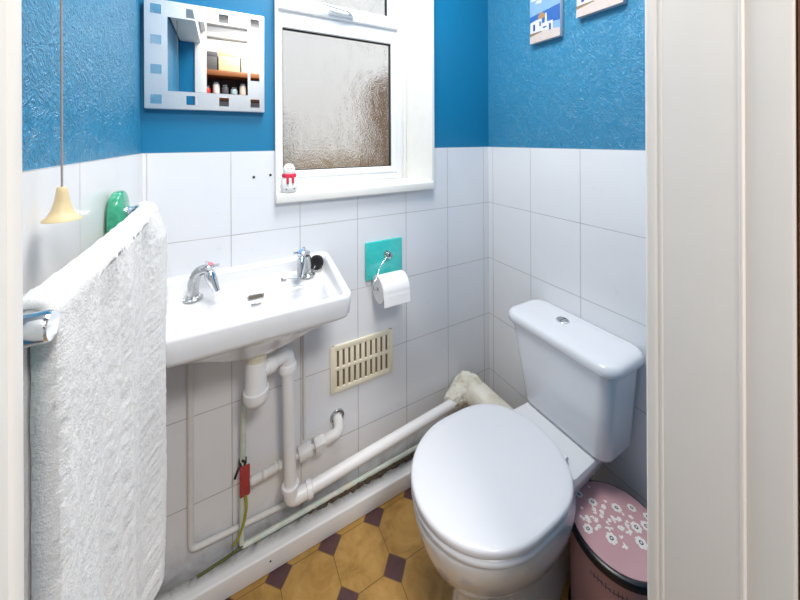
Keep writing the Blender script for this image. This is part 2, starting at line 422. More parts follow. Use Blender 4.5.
# ------------------------------------------------------------------ canvases on right wall
def canvas(yc0, yc1, zb, label, cat, seed):
    e = empty('canvas_print', (XR, (yc0+yc1)/2, zb), label, cat, 'seaside canvases on the blue wall')
    w, h = yc0-yc1, .19; X = XR+.004; D = .020
    Geo().box((X-D, yc1, zb), (X, yc0, zb+h), bev=.0015).obj('stretched_canvas', [simple('primed canvas edge', srgb(206, 210, 216), .8, scale=400, bump=.2)], e)
    R = random.Random(seed); g = Geo(); xx = [X-D-.0004]
    mats = [simple('painted '+n, c, .6, var=.14, scale=70, bump=.2) for n, c in
            (('sky', srgb(132, 172, 214)), ('cloud', srgb(208, 212, 220)), ('sea', srgb(44, 100, 176)), ('wall', srgb(214, 216, 224)),
             ('dome', srgb(172, 134, 92)), ('door', srgb(52, 70, 150)), ('path', srgb(208, 194, 188)), ('hill', srgb(140, 118, 86)))]
    def q(pts, m):
        xx[0] -= .00012
        g.put([(xx[0], yc0-p*w, zb+r*h) for p, r in pts], [tuple(range(len(pts)))], m)
    q([(0, 0), (1, 0), (1, 1), (0, 1)], 0)
    for k in range(5):
        a, b = R.uniform(0, .8), R.uniform(.62, .9)
        q([(a, b), (a+.2, b-.02), (a+.2+R.uniform(0, .1), b+.03), (a+.05, b+.06)], 1)
    q([(0, .36), (1, .3), (1, .6), (0, .54)], 2)
    q([(0, .0), (1, .0), (1, .15), (.4, .22), (0, .16)], 6)
    q([(0, .14), (.42, .18), (.36, .24), (0, .2)], 7)
    q([(.02, .2), (.42, .2), (.42, .46), (.02, .42)], 3)
    q([(.42, .2), (.78, .16), (.78, .34), (.42, .34)], 3)
    q([(.28, .44)]+[(.28+.13-.13*math.cos(PI*k/8), .44+.12*math.sin(PI*k/8)) for k in range(9)], 4)
    q([(.52, .34), (.6, .34), (.58, .52), (.54, .52)], 3)
    for a, b, ww, hh in ((.12, .24, .07, .13), (.34, .3, .05, .09), (.66, .17, .06, .12), (.46, .24, .12, .025)):
        q([(a, b), (a+ww, b), (a+ww, b+hh), (a, b+hh)], 5)
    g.obj('painted_scene', mats, e, smooth=False)
    return e
canvas(-.243, -.370, z(.368), 'small canvas of white seaside houses, left of the two on the blue wall', 'picture', 3)
canvas(-.430, -.575, z(.408), 'small canvas hung higher on the blue wall, beside the door jamb', 'picture', 8)

# ------------------------------------------------------------------ snowman
sn = empty('snowman_ornament', (.181, -.002, z(-.168)), 'small white snowman with a red scarf on the left end of the window sill', 'ornament')
bx, by, bz = .188, .000, z(-.168)
g = Geo()
prof = [(r_*1.06, h_*1.12) for r_, h_ in [(.004, 0), (.020, .001), (.0245, .008), (.026, .018), (.024, .032), (.019, .043), (.015, .048), (.0165, .054), (.0185, .062), (.017, .072), (.011, .080), (.004, .083), (0, .0832)]]
g.turn(prof, (bx, by, bz), n=28); g.obj('body', [simple('white china', srgb(238, 238, 238), .3, var=.01)], sn)
g = Geo(); rs = [[(bx+(R_)*math.cos(2*PI*k/28), by+(R_)*math.sin(2*PI*k/28), bz+zz) for k in range(28)] for R_, zz in ((.0160, .049), (.0215, .0495), (.0228, .056), (.020, .061), (.0162, .0605))]
g.loft(rs, cap0=False, cap1=False)
g.box((bx-.012, by-.030, bz+.030), (bx-.005, by-.022, bz+.055), bev=.002); g.box((bx+.004, by-.030, bz+.032), (bx+.011, by-.022, bz+.055), bev=.002)
g.obj('scarf', [simple('red knit', srgb(214, 44, 78), .8, scale=300, bump=.5)], sn)
for dx, dz, r in ((-.006, .078, .0019), (.005, .078, .0019), (-.012, .013, .0021), (.012, .014, .0021)):
    yy = by - (.0175 if dz > .05 else .0238)
    bm = bmesh.new(); bmesh.ops.create_icosphere(bm, subdivisions=2, radius=r); bm.verts.index_update()
    Geo().put([v.co+Vector((bx+dx, yy, bz+dz)) for v in bm.verts], [[v.index for v in f.verts] for f in bm.faces]).obj('eye' if dz > .05 else 'button', ['black'], sn); bm.free()

# ------------------------------------------------------------------ pull cord
pc = empty('light_pull_cord', (-.167, -.57, z(-.094)), 'cream bell shaped light pull hanging on a thin cord by the left wall', 'light pull')
Geo().turn([(.0026, .0), (.0038, .0), (.0046, -.001), (.0052, -.006), (.0066, -.016), (.0094, -.027), (.0132, -.034), (.0168, -.0375), (.0172, -.0392), (.0160, -.0392), (.0125, -.035), (.003, -.012)], (-.167, -.57, z(-.0535)), n=36).obj('bell_pull', ['bell'], pc)
Geo().tube([(-.167, -.57, z(-.056)), (-.167, -.57, 1.776)], .0011, 8).obj('cord', ['cord'], pc)

# ------------------------------------------------------------------ towel rail
RX, RZ, RY0, RY1 = -.133, z(-.139), -.755, -.288
tr = empty('towel_rail', (XL, (RY0+RY1)/2, RZ), 'chrome towel rail with green glass wall brackets on the left wall', 'towel rail')
for ry in (RY1, RY0):
    bm = bmesh.new(); bmesh.ops.create_uvsphere(bm, u_segments=28, v_segments=18, radius=1)
    def se(v, p): return math.copysign(abs(v)**p, v)
    for v in bm.verts:
        v.co = Vector((-.176+.0135*se(v.co.x, .5), ry-.006+.038*se(v.co.y, .7), RZ-.018+.062*se(v.co.z, .75)))
    bm.verts.index_update()
    b_ = Geo().put([v.co.copy() for v in bm.verts], [[v.index for v in f.verts] for f in bm.faces]); bm.free()
    b_.obj('glass_bracket', ['greenglass'], tr)
    Geo().turn([(.0117, 0), (.0117, .050 if ry < -.5 else .043), (.0105, .0525 if ry < -.5 else .045), (0, .0527 if ry < -.5 else .0451)], (-.166, ry, RZ), (1, 0, 0), 28).obj('post', ['chrome'], tr)
Geo().tube([(RX, RY0, RZ), (RX, RY1, RZ)], .009, 20).obj('rail', ['chrome'], tr)

# towel: closed drape outline in x,z lofted along the rail
def fbm(x, y, zz): return noise.noise(Vector((x, y, zz)))
def towel():
    y_near, y_far = -.738, -.268
    rin, rout = .0093, .0168
    zb_o, zb_i = -.665, -.58
    ol = []                                         # outline: (x offset, z offset, side, depth)
    step = .0036
    n1 = int(-zb_o/step)
    for i in range(n1+1): ol.append((rout, zb_o*(1-i/n1), 1))
    for i in range(1, 18):
        a = PI*i/18; ol.append((rout*math.cos(a), rout*math.sin(a), 1))
    n2 = int(-zb_i/.008)
    for i in range(n2+1): ol.append((-rout, zb_i*i/n2, 2))
    for i in range(0, 41): ol.append((-.0012, zb_i+(-.016-zb_i)*i/40, 0))
    for i in range(0, 21):
        a = -PI*.55-(2*PI-.2*PI)*i/20; ol.append((rin*math.cos(a), rin*math.sin(a), 0))
    for i in range(0, 41): ol.append((.0012, -.016+(zb_o+.016)*i/40, 0))
    nt = 175; V = []; n = len(ol)
    for j in range(nt+1):
        t_ = j/nt
        for (ox, oz, sd) in ol:
            d = max(0., -oz)                        # distance below the rail
            yf = y_far + .006*math.sin(d*17)
            if d > .5: yf -= ((d-.5)/.165)**2*.02
            yf += .004*fbm(d*60, 3.1, 0)+.003*fbm(d*210, 7, 0)
            yn = y_near + .0025*fbm(d*55, 9.7, 0) + .002*fbm(d*190, 2, 2)
            y = yn+(yf-yn)*t_
            k = min(1, d/.05)
            fold = 0
            if sd == 1:
                fold = k*(.0062*math.sin(t_*15+.6+d*1.3)+.0045*math.sin(t_*29+2+d*.8))*(0.55+.6*min(1, d/.5)) + .018*k*max(0, (t_-.72)/.28)**1.5
                fold += -.017*math.exp(-((t_-.66)/.03)**2)*min(1, d/.30) - .010*math.exp(-((t_-.40)/.025)**2)*min(1, d/.2)
                if t_ < .05: fold -= (1-t_/.05)**2*.006*k
                if t_ > .95: fold -= ((t_-.95)/.05)**2*.008
            x_, zz = ox+fold, oz
            if sd:
                fl = .0006*fbm(y*260, zz*120, ox*90)+.0014*fbm(y*520+5, zz*380, ox*200)+.0012*fbm(y*70, zz*14, 4)
                L = math.hypot(ox, max(0, oz)) or 1
                nx, nz = ox/L, max(0, oz)/L
                x_ += nx*fl; zz += nz*fl + (.0025*fbm(y*140, 1, 1) if d > .68 else 0)
                y += .0016*fbm(zz*260, ox*140, y*260)
                if d < .03: zz -= .004*(t_*(1-t_)*4)*(1 if oz >= 0 else 0)
            V.append((RX+x_, y, RZ+zz))
    F = []
    for j in range(nt):
        for i in range(n):
            k = (i+1) % n
            F.append((j*n+i, j*n+k, (j+1)*n+k, (j+1)*n+i))
    # end caps: bridge outer and inner strings by nearest heights
    N1 = n1+1+17; o_idx = list(range(0, n1+1)); i_idx = list(range(n-41, n))     # outer front vs inner front
    for base in (0, nt*n):
        bm_pairs = []
        m = len(i_idx)
        prev = None
        for q in range(m):
            a = base+o_idx[min(n1, round((1-q/(m-1))*n1))]; b = base+i_idx[q]
            if prev and prev[0] != a:
                ia, ib = sorted((prev[0], a)); seq = list(range(ia, ib+1))
                F.append(tuple(seq)+((prev[1], b) if seq[-1] == prev[0] else (b, prev[1])))
            prev = (a, b)
        ib0 = n1+18; bi = list(range(ib0, ib0+n2+1)); ii = list(range(ib0+n2+1, ib0+n2+42))
        prev = None
        for q in range(41):
            b = base+ii[q]; a = base+bi[round((1-q/40)*n2)]
            if prev and prev[0] != a:
                ia, ib = sorted((prev[0], a)); seq = list(range(ia, ib+1))
                F.append(tuple(seq)+((prev[1], b) if seq[-1] == prev[0] else (b, prev[1])))
            prev = (a, b)
        # around the rail
        oa = [n1+q for q in range(0, 19)]; ra = [ib0+n2+42+q for q in range(0, 21)][::-1]
        for q in range(18):
            a, a2 = base+oa[q], base+oa[q+1]; r1, r2 = base+ra[round(q*20/18)], base+ra[round((q+1)*20/18)]
            F.append((a, a2, r2, r1) if r1 != r2 else (a, a2, r1))
    o = mesh('towel', V, F, 'terry', ang=180)
    return tag(o, 'white fluffy terry towel draped over the chrome towel rail', 'towel')
towel()

# ------------------------------------------------------------------ basin
bs = empty('wash_basin', (.08, 0, z(-.6)), 'white ceramic wash basin fixed to the tiled wall under the window', 'wash basin')
BX = .080
def bring(hx, ya, yb, r, zf, zb_=None):
    pts = rr(hx, (ya-yb)/2, r, 12, BX, (ya+yb)/2)
    zb2 = zf if zb_ is None else zb_
    return [(px, py, z(zb2+(zf-zb2)*(ya-py)/(ya-yb))) for px, py in pts]
rings = [bring(.030, -.085, -.145, .029, -.586), bring(.075, -.055, -.158, .05, -.574), bring(.13, -.028, -.180, .06, -.550),
         bring(.175, -.012, -.206, .06, -.520), bring(.205, -.005, -.230, .05, -.499), bring(.218, -.002, -.242, .04, -.491),
         bring(.2275, -.001, -.2485, .03, -.486), bring(.2305, -.001, -.2505, .026, -.478), bring(.2330, -.001, -.2520, .026, -.455, -.44),
         bring(.2345, -.001, -.2530, .026, -.434, -.386), bring(.2330, -.002, -.2515, .025, -.4275, -.3795), bring(.2290, -.005, -.2475, .024, -.4250, -.377),
         bring(.2200, -.012, -.2390, .022, -.4250, -.377), bring(.2160, -.016, -.2350, .022, -.4272, -.3795), bring(.2130, -.021, -.2320, .022, -.433, -.390),
         bring(.2090, -.025, -.2290, .024, -.441, -.4155), bring(.2050, -.030, -.2260, .026, -.446, -.4225), bring(.1990, -.038, -.2230, .03, -.449, -.426),
         bring(.1900, -.078, -.2190, .035, -.453, -.4345), bring(.1850, -.088, -.2160, .04, -.462, -.445), bring(.1750, -.100, -.2100, .045, -.487, -.480),
         bring(.15, -.108, -.200, .045, -.512, -.508), bring(.10, -.118, -.185, .033, -.527), bring(.03, -.128, -.172, .020, -.531)]
Geo().loft(rings).obj('bowl', ['ceramic'], bs, ang=60)
# overflow slot and little maker's dash
g = Geo()
g.loft([[(BX+dx*kx, -.0895+dy-.0004, z(-.4445)+dz*kz) for dx, dz in rr(.0205, .0062, .0060, 6)] for kx, kz, dy in ((1.1, 1.25, .003), (1.1, 1.25, -.0015), (.92, .8, -.0015), (.92, .8, .002))])
ov = g.obj('overflow_rim', ['oldchrome'], bs)
Geo().loft([[(BX+dx, -.0900+dy, z(-.4445)+dz) for dx, dz in rr(.0190, .0046, .0045, 6)] for dy in (.003, -.0004)]).obj('overflow_slot', [simple('brown slot', srgb(120, 108, 92), .8)], ov)
Geo().box((BX-.013, -.0985, z(-.4650)), (BX+.013, -.0910, z(-.4615)), bev=.0012).obj('maker_mark', ['oldchrome'], bs)
Geo().turn([(.021, 0), (.021, .003), (.012, .0022), (0, .002)], (BX, -.15, z(-.532)), n=28).obj('waste_outlet', ['oldchrome'], bs)

# taps
def ep(px): return px
def basin_tap(base, dirv, label, cap, lever_dir):
    b = Vector(base); d = Vector(dirv).normalized(); side = Vector((-d.y, d.x, 0))
    e = empty('basin_tap', base, label, 'tap', 'chrome basin taps')
    U = Vector((0, 0, 1)); K = 1.17
    Geo().turn([(.020, 0), (.0205, .003), (.017, .0065), (.0125, .008), (.0125, .009)], b, n=28).obj('base_flange', ['oldchrome'], e)
    g = Geo(); pts = [b+U*.006, b+U*.04+d*.001, b+U*.062+d*.012, b+U*.070+d*.030, b+U*.0705+d*.044]
    g.tube(pts, [.0118, .0112, .0112, .0112, .0108], 20, .018); g.obj('neck', ['oldchrome'], e)
    t0 = b+U*.066+d*.040
    g = Geo(); ax = (d*.45-U).normalized()
    g.turn([(.0085, 0), (.0112, .004), (.0122, .012), (.0118, .022), (.0095, .034), (.0080, .047), (.0078, .050), (.0062, .0505), (.006, .046)], t0, ax, 22); g.obj('spout', ['chrome'], e)
    g = Geo(); h0 = b+U*.072+d*.040
    g.turn([(.0095, 0), (.0105, .003), (.0100, .009), (.0070, .011), (0, .0112)], h0, (d*.5+U).normalized(), 20)
    hd = g.obj('handle', ['chrome'], e)
    for k in range(3):
        a = lever_dir+k*2*PI/3; ld = (d*math.cos(a)+side*math.sin(a)+U*.1).normalized()
        hp = h0+U*.005
        Geo().tube([hp+ld*.006, hp+ld*.020, hp+ld*.0225], [.0034, .0030, .0042], 10).obj('lever', ['chrome'], hd)
    Geo().turn([(.0062, 0), (.0062, .0022), (.004, .0034), (0, .0036)], h0+(d*.5+U).normalized()*.0105, (d*.5+U).normalized(), 18).obj('cap', [cap], hd)
    e.scale = (K, K, K)
    return e
basin_tap((-.0735, -.055, z(-.4285)), (.75, -.55, 0), 'chrome tap with a red cap, on the left of the basin by the towel', 'redcap', .3)
basin_tap((.2325, -.055, z(-.4285)), (-.45, -.75, 0), 'chrome tap with a blue cap, on the right of the basin by the plug', 'bluecap', 1.2)
pl = empty('basin_plug', (.262, -.048, z(-.41)), 'black rubber basin plug propped behind the right hand tap', 'plug')
Geo().turn([(.010, -.006), (.0215, -.006), (.0235, -.002), (.0235, .003), (.021, .006), (.012, .006), (.010, .003), (0, .003)], (.266, -.040, z(-.3985)), (-.55, -.75, .28), 30).obj('rubber_plug', ['black'], pl)
g = Geo()
ch = [Vector((.258, -.056, z(-.402))), Vector((.236, -.09, z(-.418))), Vector((.205, -.075, z(-.425))), Vector((.170, -.058, z(-.424)))]
for i in range(30):
    u = i/29*3; k = min(2, int(u)); p = ch[k].lerp(ch[k+1], u-k)
    bm = bmesh.new(); bmesh.ops.create_icosphere(bm, subdivisions=1, radius=.0018); bm.verts.index_update()
    g.put([v.co+p for v in bm.verts], [[v.index for v in f.verts] for f in bm.faces]); bm.free()
g.turn([(.0035, 0), (.0045, .004), (.0045, .012), (.003, .015)], (.168, -.058, z(-.424)), (-1, .1, 0), 12)
g.obj('chain', ['oldchrome'], pl)

# ------------------------------------------------------------------ waste pipe under basin
wp = empty('waste_pipe', (.17, -.08, z(-1.09)), 'white plastic waste trap and pipe running from the basin down to the soil pipe', 'pipe')
WX, WY = .080, -.115
Geo().turn([(.034, .010), (.034, -.002), (.028, -.004), (.026, -.02), (.022, -.022)], (WX, WY, z(-.588)), n=28).obj('waste_collar', ['cream'], wp)
Geo().turn([(.020, 0), (.026, -.004), (.027, -.02), (.0285, -.075), (.030, -.082), (.0335, -.084), (.0335, -.105), (.027, -.118), (.014, -.124), (0, -.125)], (WX-.002, WY, z(-.606)), n=32).obj('trap', ['pvc'], wp)
VX, VY = .168, -.080
g = Geo().tube([(WX+.012, WY, z(-.644)), (WX+.04, WY+.016, z(-.642)), (VX-.001, VY, z(-.636)), (VX, VY, z(-.70))], .0205, 22, .022)
g.turn([(.024, 0), (.0245, .004), (.0245, .016), (.022, .019)], (WX+.026, WY+.010, z(-.643)), (.9, .35, .05), 24)
g.turn([(.0235, 0), (.0255, -.003), (.0255, -.022), (.020, -.026)], (VX, VY, z(-.668)), n=24).obj('trap_arm', ['pvc'], wp)
A = Vector((VX+.008, VY, z(-1.085))); B = Vector((.795, -.070, z(-1.048)))
dr = (B-A).normalized()
Geo().tube([(VX, VY, z(-.68)), (VX+.007, VY, z(-1.06))], .0175, 22).obj('upright_pipe', ['pvc'], wp)
g = Geo().tube([(VX+.006, VY, z(-1.045)), A, A+dr*.055], .0205, 22, .024)
g.turn([(.021, 0), (.0245, .001), (.0245, .016), (.021, .018)], A+dr*.045, dr, 24); g.turn([(.021, 0), (.0245, -.001), (.0245, -.014), (.021, -.016)], (VX+.006, VY, z(-1.036)), n=24)
g.obj('pipe_elbow', ['pvc'], wp)
Geo().tube([A+dr*.05, B], .0175, 22).obj('horizontal_pipe', ['pvc'], wp)

# supply pipes
sp = empty('supply_pipe', (-.084, -.012, z(-1.16)), 'thin white painted pipe dropping from the basin by the towel and turning along the wall', 'pipe')
Geo().tube([(-.084, -.011, z(-.555)), (-.085, -.011, z(-1.155)), (.205, -.011, z(-1.165))], .0078, 14, .02).obj('painted_pipe', ['oldpaint'], sp)
sp = empty('supply_pipe', (.047, -.03, z(-1.2)), 'pale green stained pipe running below the trap, past the red clamp and along the skirting', 'pipe')
Geo().tube([(.050, -.055, z(-.735)), (.047, -.030, z(-.95)), (.043, -.029, z(-1.203)), (.93, -.020, z(-1.195))], .0075, 14, .014).obj('stained_pipe', ['verdi'], sp)
sp = empty('supply_pipe', (.26, -.01, z(-.7)), 'very thin white painted pipe on the tiles behind the basin waste pipe', 'pipe')
Geo().tube([(.232, -.0055, z(-.52)), (.232, -.0055, z(-.985))], .0045, 12).obj('painted_pipe', ['oldpaint'], sp)
# stop valve
sv = empty('stop_valve', (.25, -.05, z(-1.)), 'lumpy white painted stop valve and fittings entering the tiled wall', 'valve')
va, vb = Vector((.066, -.045, z(-1.008))), Vector((.322, -.052, z(-.976)))
g = Geo(); pts = [va.lerp(vb, i/40) for i in range(41)]
g.tube(pts, [.0095+.003*noise.noise(Vector((i*.7, 2, 0)))+(.004*abs(math.sin(i*1.3)) if i < 15 else 0) for i in range(41)], 14)
g.obj('painted_pipe', ['oldpaint'], sv)
dv = (vb-va).normalized()
def nut(p, r, l, nm):
    Geo().turn([(r*.75, -l/2), (r*.96, -l/2+.001), (r, -l/2+.004), (r, l/2-.004), (r*.96, l/2-.001), (r*.75, l/2)], p, dv, 6 if nm == 'nut' else 20).obj(nm, ['oldpaint'], sv)
nut(va.lerp(vb, .42), .0245, .022, 'nut'); nut(va.lerp(vb, .62), .022, .042, 'valve_body'); nut(va.lerp(vb, .80), .0255, .034, 'nut')
Geo().tube([va.lerp(vb, .85), vb+Vector((.012, 0, .002)), vb+Vector((.022, .03, .008)), (.345, .002, z(-.966))], .0165, 18, .02).obj('bent_pipe', ['oldpaint'], sv)
Geo().loft([[(.345+(R_)*math.cos(2*PI*k/24)*1., yy, z(-.964)+R_*math.sin(2*PI*k/24)) for k in range(24)] for R_, yy in ((.0185, -.001), (.020, -.007), (.0245, -.006), (.026, .0005))], cap0=False, cap1=False).obj('wall_ring', ['oldchrome'], sv)
# earth clamp
ec = empty('earth_clamp', (.055, -.035, z(-1.0)), 'red tag and clamp below the trap with a yellow and green earth wire', 'clamp')
g = Geo().box((.038, -.045, z(-1.045)), (.066, -.036, z(-.958)), bev=.003)
g.obj('red_tag', ['red'], ec)
Geo().turn([(.0095, -.007), (.0115, -.006), (.0115, .006), (.0095, .007)], (.047, -.026, z(-.955)), n=18).tube([(.040, -.034, z(-.955)), (.033, -.043, z(-.962)), (.026, -.046, z(-.978))], .0035, 8).tube([(.052, -.036, z(-.95)), (.046, -.046, z(-.935))], .003, 8).obj('clamp_band', ['black'], ec)
Geo().tube([(.053, -.043, z(-1.04)), (.057, -.046, z(-1.075)), (.049, -.047, z(-1.12)), (.034, -.043, z(-1.160)), (.022, -.036, z(-1.178))], .0038, 10, .02).obj('earth_wire', ['wire'], ec)
Geo().tube([(.046, -.034, z(-1.195)), (.012, -.034, z(-1.205)), (-.03, -.036, z(-1.2075)), (-.068, -.040, z(-1.207))], .0036, 10, .02).obj('dirty_wire', ['oldwire'], ec)

# ------------------------------------------------------------------ air vent
av = empty('air_vent', (.442, 0, z(-.797)), 'cream slotted air vent grille set in the tiled wall', 'air vent')
x0, x1, z0, z1 = .320, .563, z(-.878), z(-.715)
g = Geo(); th = .007
fx, fz, mb = .017, .018, .012
g.box((x0, -th, z0), (x0+fx, 0, z1), bev=.0016); g.box((x1-fx, -th, z0), (x1, 0, z1), bev=.0016)
g.box((x0+.004, -th+.0003, z0), (x1-.004, 0, z0+fz), bev=.0016); g.box((x0+.004, -th+.0003, z1-fz), (x1-.004, 0, z1), bev=.0016)
zm = (z0+z1)/2; g.box((x0+.004, -th+.0003, zm-mb/2), (x1-.004, 0, zm+mb/2), bev=.0016)
g.obj('vent_frame', ['cream'], av)
g = Geo(); ns = 10; iw = (x1-x0-2*fx); pit = iw/ns; sw = .0078
for i in range(0, ns+1):
    xx_ = x0+fx+i*pit; g.box((xx_-(pit-sw)/2, -th+.0008, z0+.004), (xx_+(pit-sw)/2, -.0006, z1-.004), bev=.0012)
g.obj('vent_slats', ['cream'], av)
Geo().box((x0+.006, -.0012, z0+.006), (x1-.006, -.0002, z1-.006)).obj('vent_recess', ['dark'], av, smooth=False)

# ------------------------------------------------------------------ toilet roll holder
rh = empty('toilet_roll_holder', (.527, 0, z(-.445)), 'square teal glass plate with a chrome peg and wire arm on the tiled wall', 'toilet roll holder')
Geo().box((.451, -.010, z(-.513)), (.603, -.001, z(-.374)), bev=.0025, seg=3).obj('glass_plate', ['teal'], rh)
Geo().turn([(.012, 0), (.012, .003), (.008, .005), (.008, .018), (.0115, .020), (.0115, .026), (.007, .029), (0, .0292)], (.536, -.0098, z(-.425)), (0, -1, 0), 22).obj('peg', ['oldchrome'], rh)
RCX, RCY, RCZ = .528, -.058, z(-.528)
Geo().tube([(.534, -.024, z(-.430)), (.500, -.034, z(-.455)), (.462, RCY, z(-.508)), (.460, RCY, RCZ), (.590, RCY, RCZ)], .0024, 10, .012).obj('wire_arm', ['chrome'], rh)
rl = empty('toilet_roll', (RCX, RCY, RCZ), 'white toilet roll hanging below the teal plate', 'toilet roll')
g = Geo(); R0, R1, hl = .0475, .010, .052
def circ(r, xx_, n=48): return [(xx_, RCY+r*math.cos(2*PI*k/n), RCZ+r*math.sin(2*PI*k/n)) for k in range(n)]
g.loft([circ(R1, RCX-hl), circ(R0-.002, RCX-hl), circ(R0, RCX-hl+.002), circ(R0, RCX+hl-.002), circ(R0-.002, RCX+hl), circ(R1, RCX+hl)], cap0=False, cap1=False)
g.obj('paper', ['paper'], rl)
g = Geo(); g.loft([circ(R1, RCX-hl), circ(R1, RCX+hl), circ(R1-.0016, RCX+hl), circ(R1-.0016, RCX-hl), circ(R1, RCX-hl)], cap0=False, cap1=False); g.obj('cardboard_core', ['paper'], rl)
g = Geo(); st = []
for i in range(15):
    a = math.radians(100+i*8)
    st.append((RCY+ (R0+.0006)*math.cos(PI-a+PI*0) *1., RCZ+(R0+.0006)*math.sin(a)))
pth = [(RCY-(R0+.0008)*math.sin(math.radians(a)), RCZ+(R0+.0008)*math.cos(math.radians(a))) for a in range(10, 95, 7)]
pth += [(RCY-(R0+.001)-.0006*k, RCZ-.006*k) for k in range(1, 8)]
g.loft([[(RCX-hl+.001, yy, zz), (RCX+hl-.001, yy, zz), (RCX+hl-.001, yy-.0006, zz), (RCX-hl+.001, yy-.0006, zz)] for yy, zz in pth]); g.obj('loose_sheet', ['paper'], rl)

# ------------------------------------------------------------------ toilet
to = empty('toilet', (.75, -.452, 0), 'white close coupled toilet with its lid closed, against the right wall', 'toilet')
TY = -.454
def pan_ring(xa, xb, hw, zz, back=3.6, n=72):
    """xa front, xb back, squarer at the back"""
    out = []; cx_ = xa+(xb-xa)*.47
    for k in range(n):
        a = 2*PI*k/n; c, s_ = math.cos(a), math.sin(a)
        if c < 0: x_ = cx_ - (cx_-xa)*abs(c)**(2/2.0); y_ = math.copysign(abs(s_)**(2/2.0), s_)
        else:
            x_ = cx_ + (xb-cx_)*abs(c)**(2/back); y_ = math.copysign(abs(s_)**(2/2.0), s_)
            y_ *= 1-(.05*c*c)
        out.append((x_, TY+hw*y_, zz))
    return out
LZ = z(-.86)
FXa, FXb, HW = .401, .828, .173
# lid
def lidring(d, zz, s_=0.): return pan_ring(FXa+d, FXb-d*.6-s_, HW-d, zz)
Geo().loft([lidring(.008, LZ-.019), lidring(.001, LZ-.018), lidring(0, LZ-.013), lidring(0, LZ-.006), lidring(.002, LZ-.002), lidring(.006, LZ), lidring(.02, LZ+.0012), lidring(.09, LZ+.002)]).obj('lid', ['seat'], to, ang=50)
Geo().loft([lidring(.012, LZ-.0405, .012), lidring(.003, LZ-.039, .012), lidring(.0005, LZ-.034, .012), lidring(.001, LZ-.026, .012), lidring(.005, LZ-.0215, .012), lidring(.012, LZ-.0205, .012)]).obj('seat_ring', ['seat'], to, ang=50)
for sy in (-1, 1):
    Geo().tube([(.822, TY+sy*.072-.013, LZ-.018), (.822, TY+sy*.072+.013, LZ-.018)], .0075, 16).obj('hinge', ['seat'], to)
# pan
pr = []
for xa, xb, hw, rz in ((.42, .80, .14, -.9015), (.410, .83, .158, -.9015), (.404, .84, .163, -.905), (.403, .845, .1645, -.915), (.406, .85, .163, -.935), (.414, .89, .158, -.965), (.428, .91, .15, -1.0),
                       (.448, .92, .133, -1.035), (.470, .925, .113, -1.065), (.490, .93, .096, -1.09), (.503, .94, .087, -1.11), (.507, .95, .083, -1.13), (.505, .955, .083, -1.17), (.498, .955, .086, -1.23), (.492, .957, .090, -1.255), (.490, .957, .091, -1.27)):
    pr.append(pan_ring(xa, xb, hw, z(rz), 2.3))
def narrow(r, k): # pedestal gets slimmer towards the wall
    return [(x_, TY+(y_-TY)*(1-k*max(0, (x_-.66)/.3)), zz) for x_, y_, zz in r]
pr = [narrow(r, .34*min(1, max(0, (z(-.96)-r[0][2])/.13))) for r in pr]
pan = Geo().loft(pr).obj('pan', ['ceramic'], to, ang=60)
# rear shelf that carries the cistern
def shelf(hx0, hx1, hw0, hw1, zz, r=.03):
    pts = rr((hx1-hx0)/2, hw1, r, 8, (hx0+hx1)/2, TY)
    return [(px, TY+(py-TY)*(hw0+(hw1-hw0)*(px-hx0)/(hx1-hx0))/hw1, z(zz)) for px, py in pts]
Geo().loft([shelf(.80, 1.04, .08, .06, -1.02), shelf(.79, 1.045, .10, .085, -.97), shelf(.785, 1.05, .118, .105, -.92), shelf(.783, 1.052, .122, .110, -.902), shelf(.786, 1.05, .119, .107, -.8945), shelf(.792, 1.045, .113, .101, -.893)]).obj('rear_shelf', ['ceramic'], to, ang=50)
# cistern
CY_ = -.447
def cring(u0, u1, hw, r, zz, dy=0): return [(px, py, z(zz)) for px, py in rr((u1-u0)/2, hw, r, 12, XR-(u0+u1)/2, CY_+dy)]
Geo().loft([cring(.015, .148, .122, .03, -.893, -.015), cring(.010, .158, .134, .036, -.889, -.014), cring(.008, .163, .140, .038, -.878, -.013), cring(.007, .168, .155, .038, -.76, -.006), cring(.006, .174, .171, .040, -.645), cring(.006, .174, .171, .040, -.632)]).obj('cistern', ['cistern'], to, ang=50)
Geo().loft([cring(.006, .176, .174, .040, -.6345), cring(.003, .182, .182, .042, -.634), cring(.001, .185, .186, .044, -.630), cring(.001, .186, .187, .045, -.618), cring(.002, .184, .185, .045, -.608), cring(.006, .178, .179, .043, -.6025), cring(.016, .168, .168, .038, -.6000), cring(.05, .13, .13, .02, -.5990)]).obj('cistern_lid', ['cistern'], to, ang=50)
bt = Vector((.982, -.418, z(-.5993)))
fb = Geo().turn([(.0205, -.002), (.0205, .002), (.019, .0034), (.0165, .0036), (.0165, .0022)], bt, n=32).obj('flush_button', ['chrome'], to)
Geo().turn([(.0160, 0), (.0160, .0032), (.0145, .0042), (0, .0044)], bt, n=32).obj('push_plate', ['oldchrome'], fb)
Geo().box((bt.x-.015, bt.y-.0006, bt.z+.0042), (bt.x+.015, bt.y+.0006, bt.z+.0048)).obj('split_line', ['grey'], fb, smooth=False)

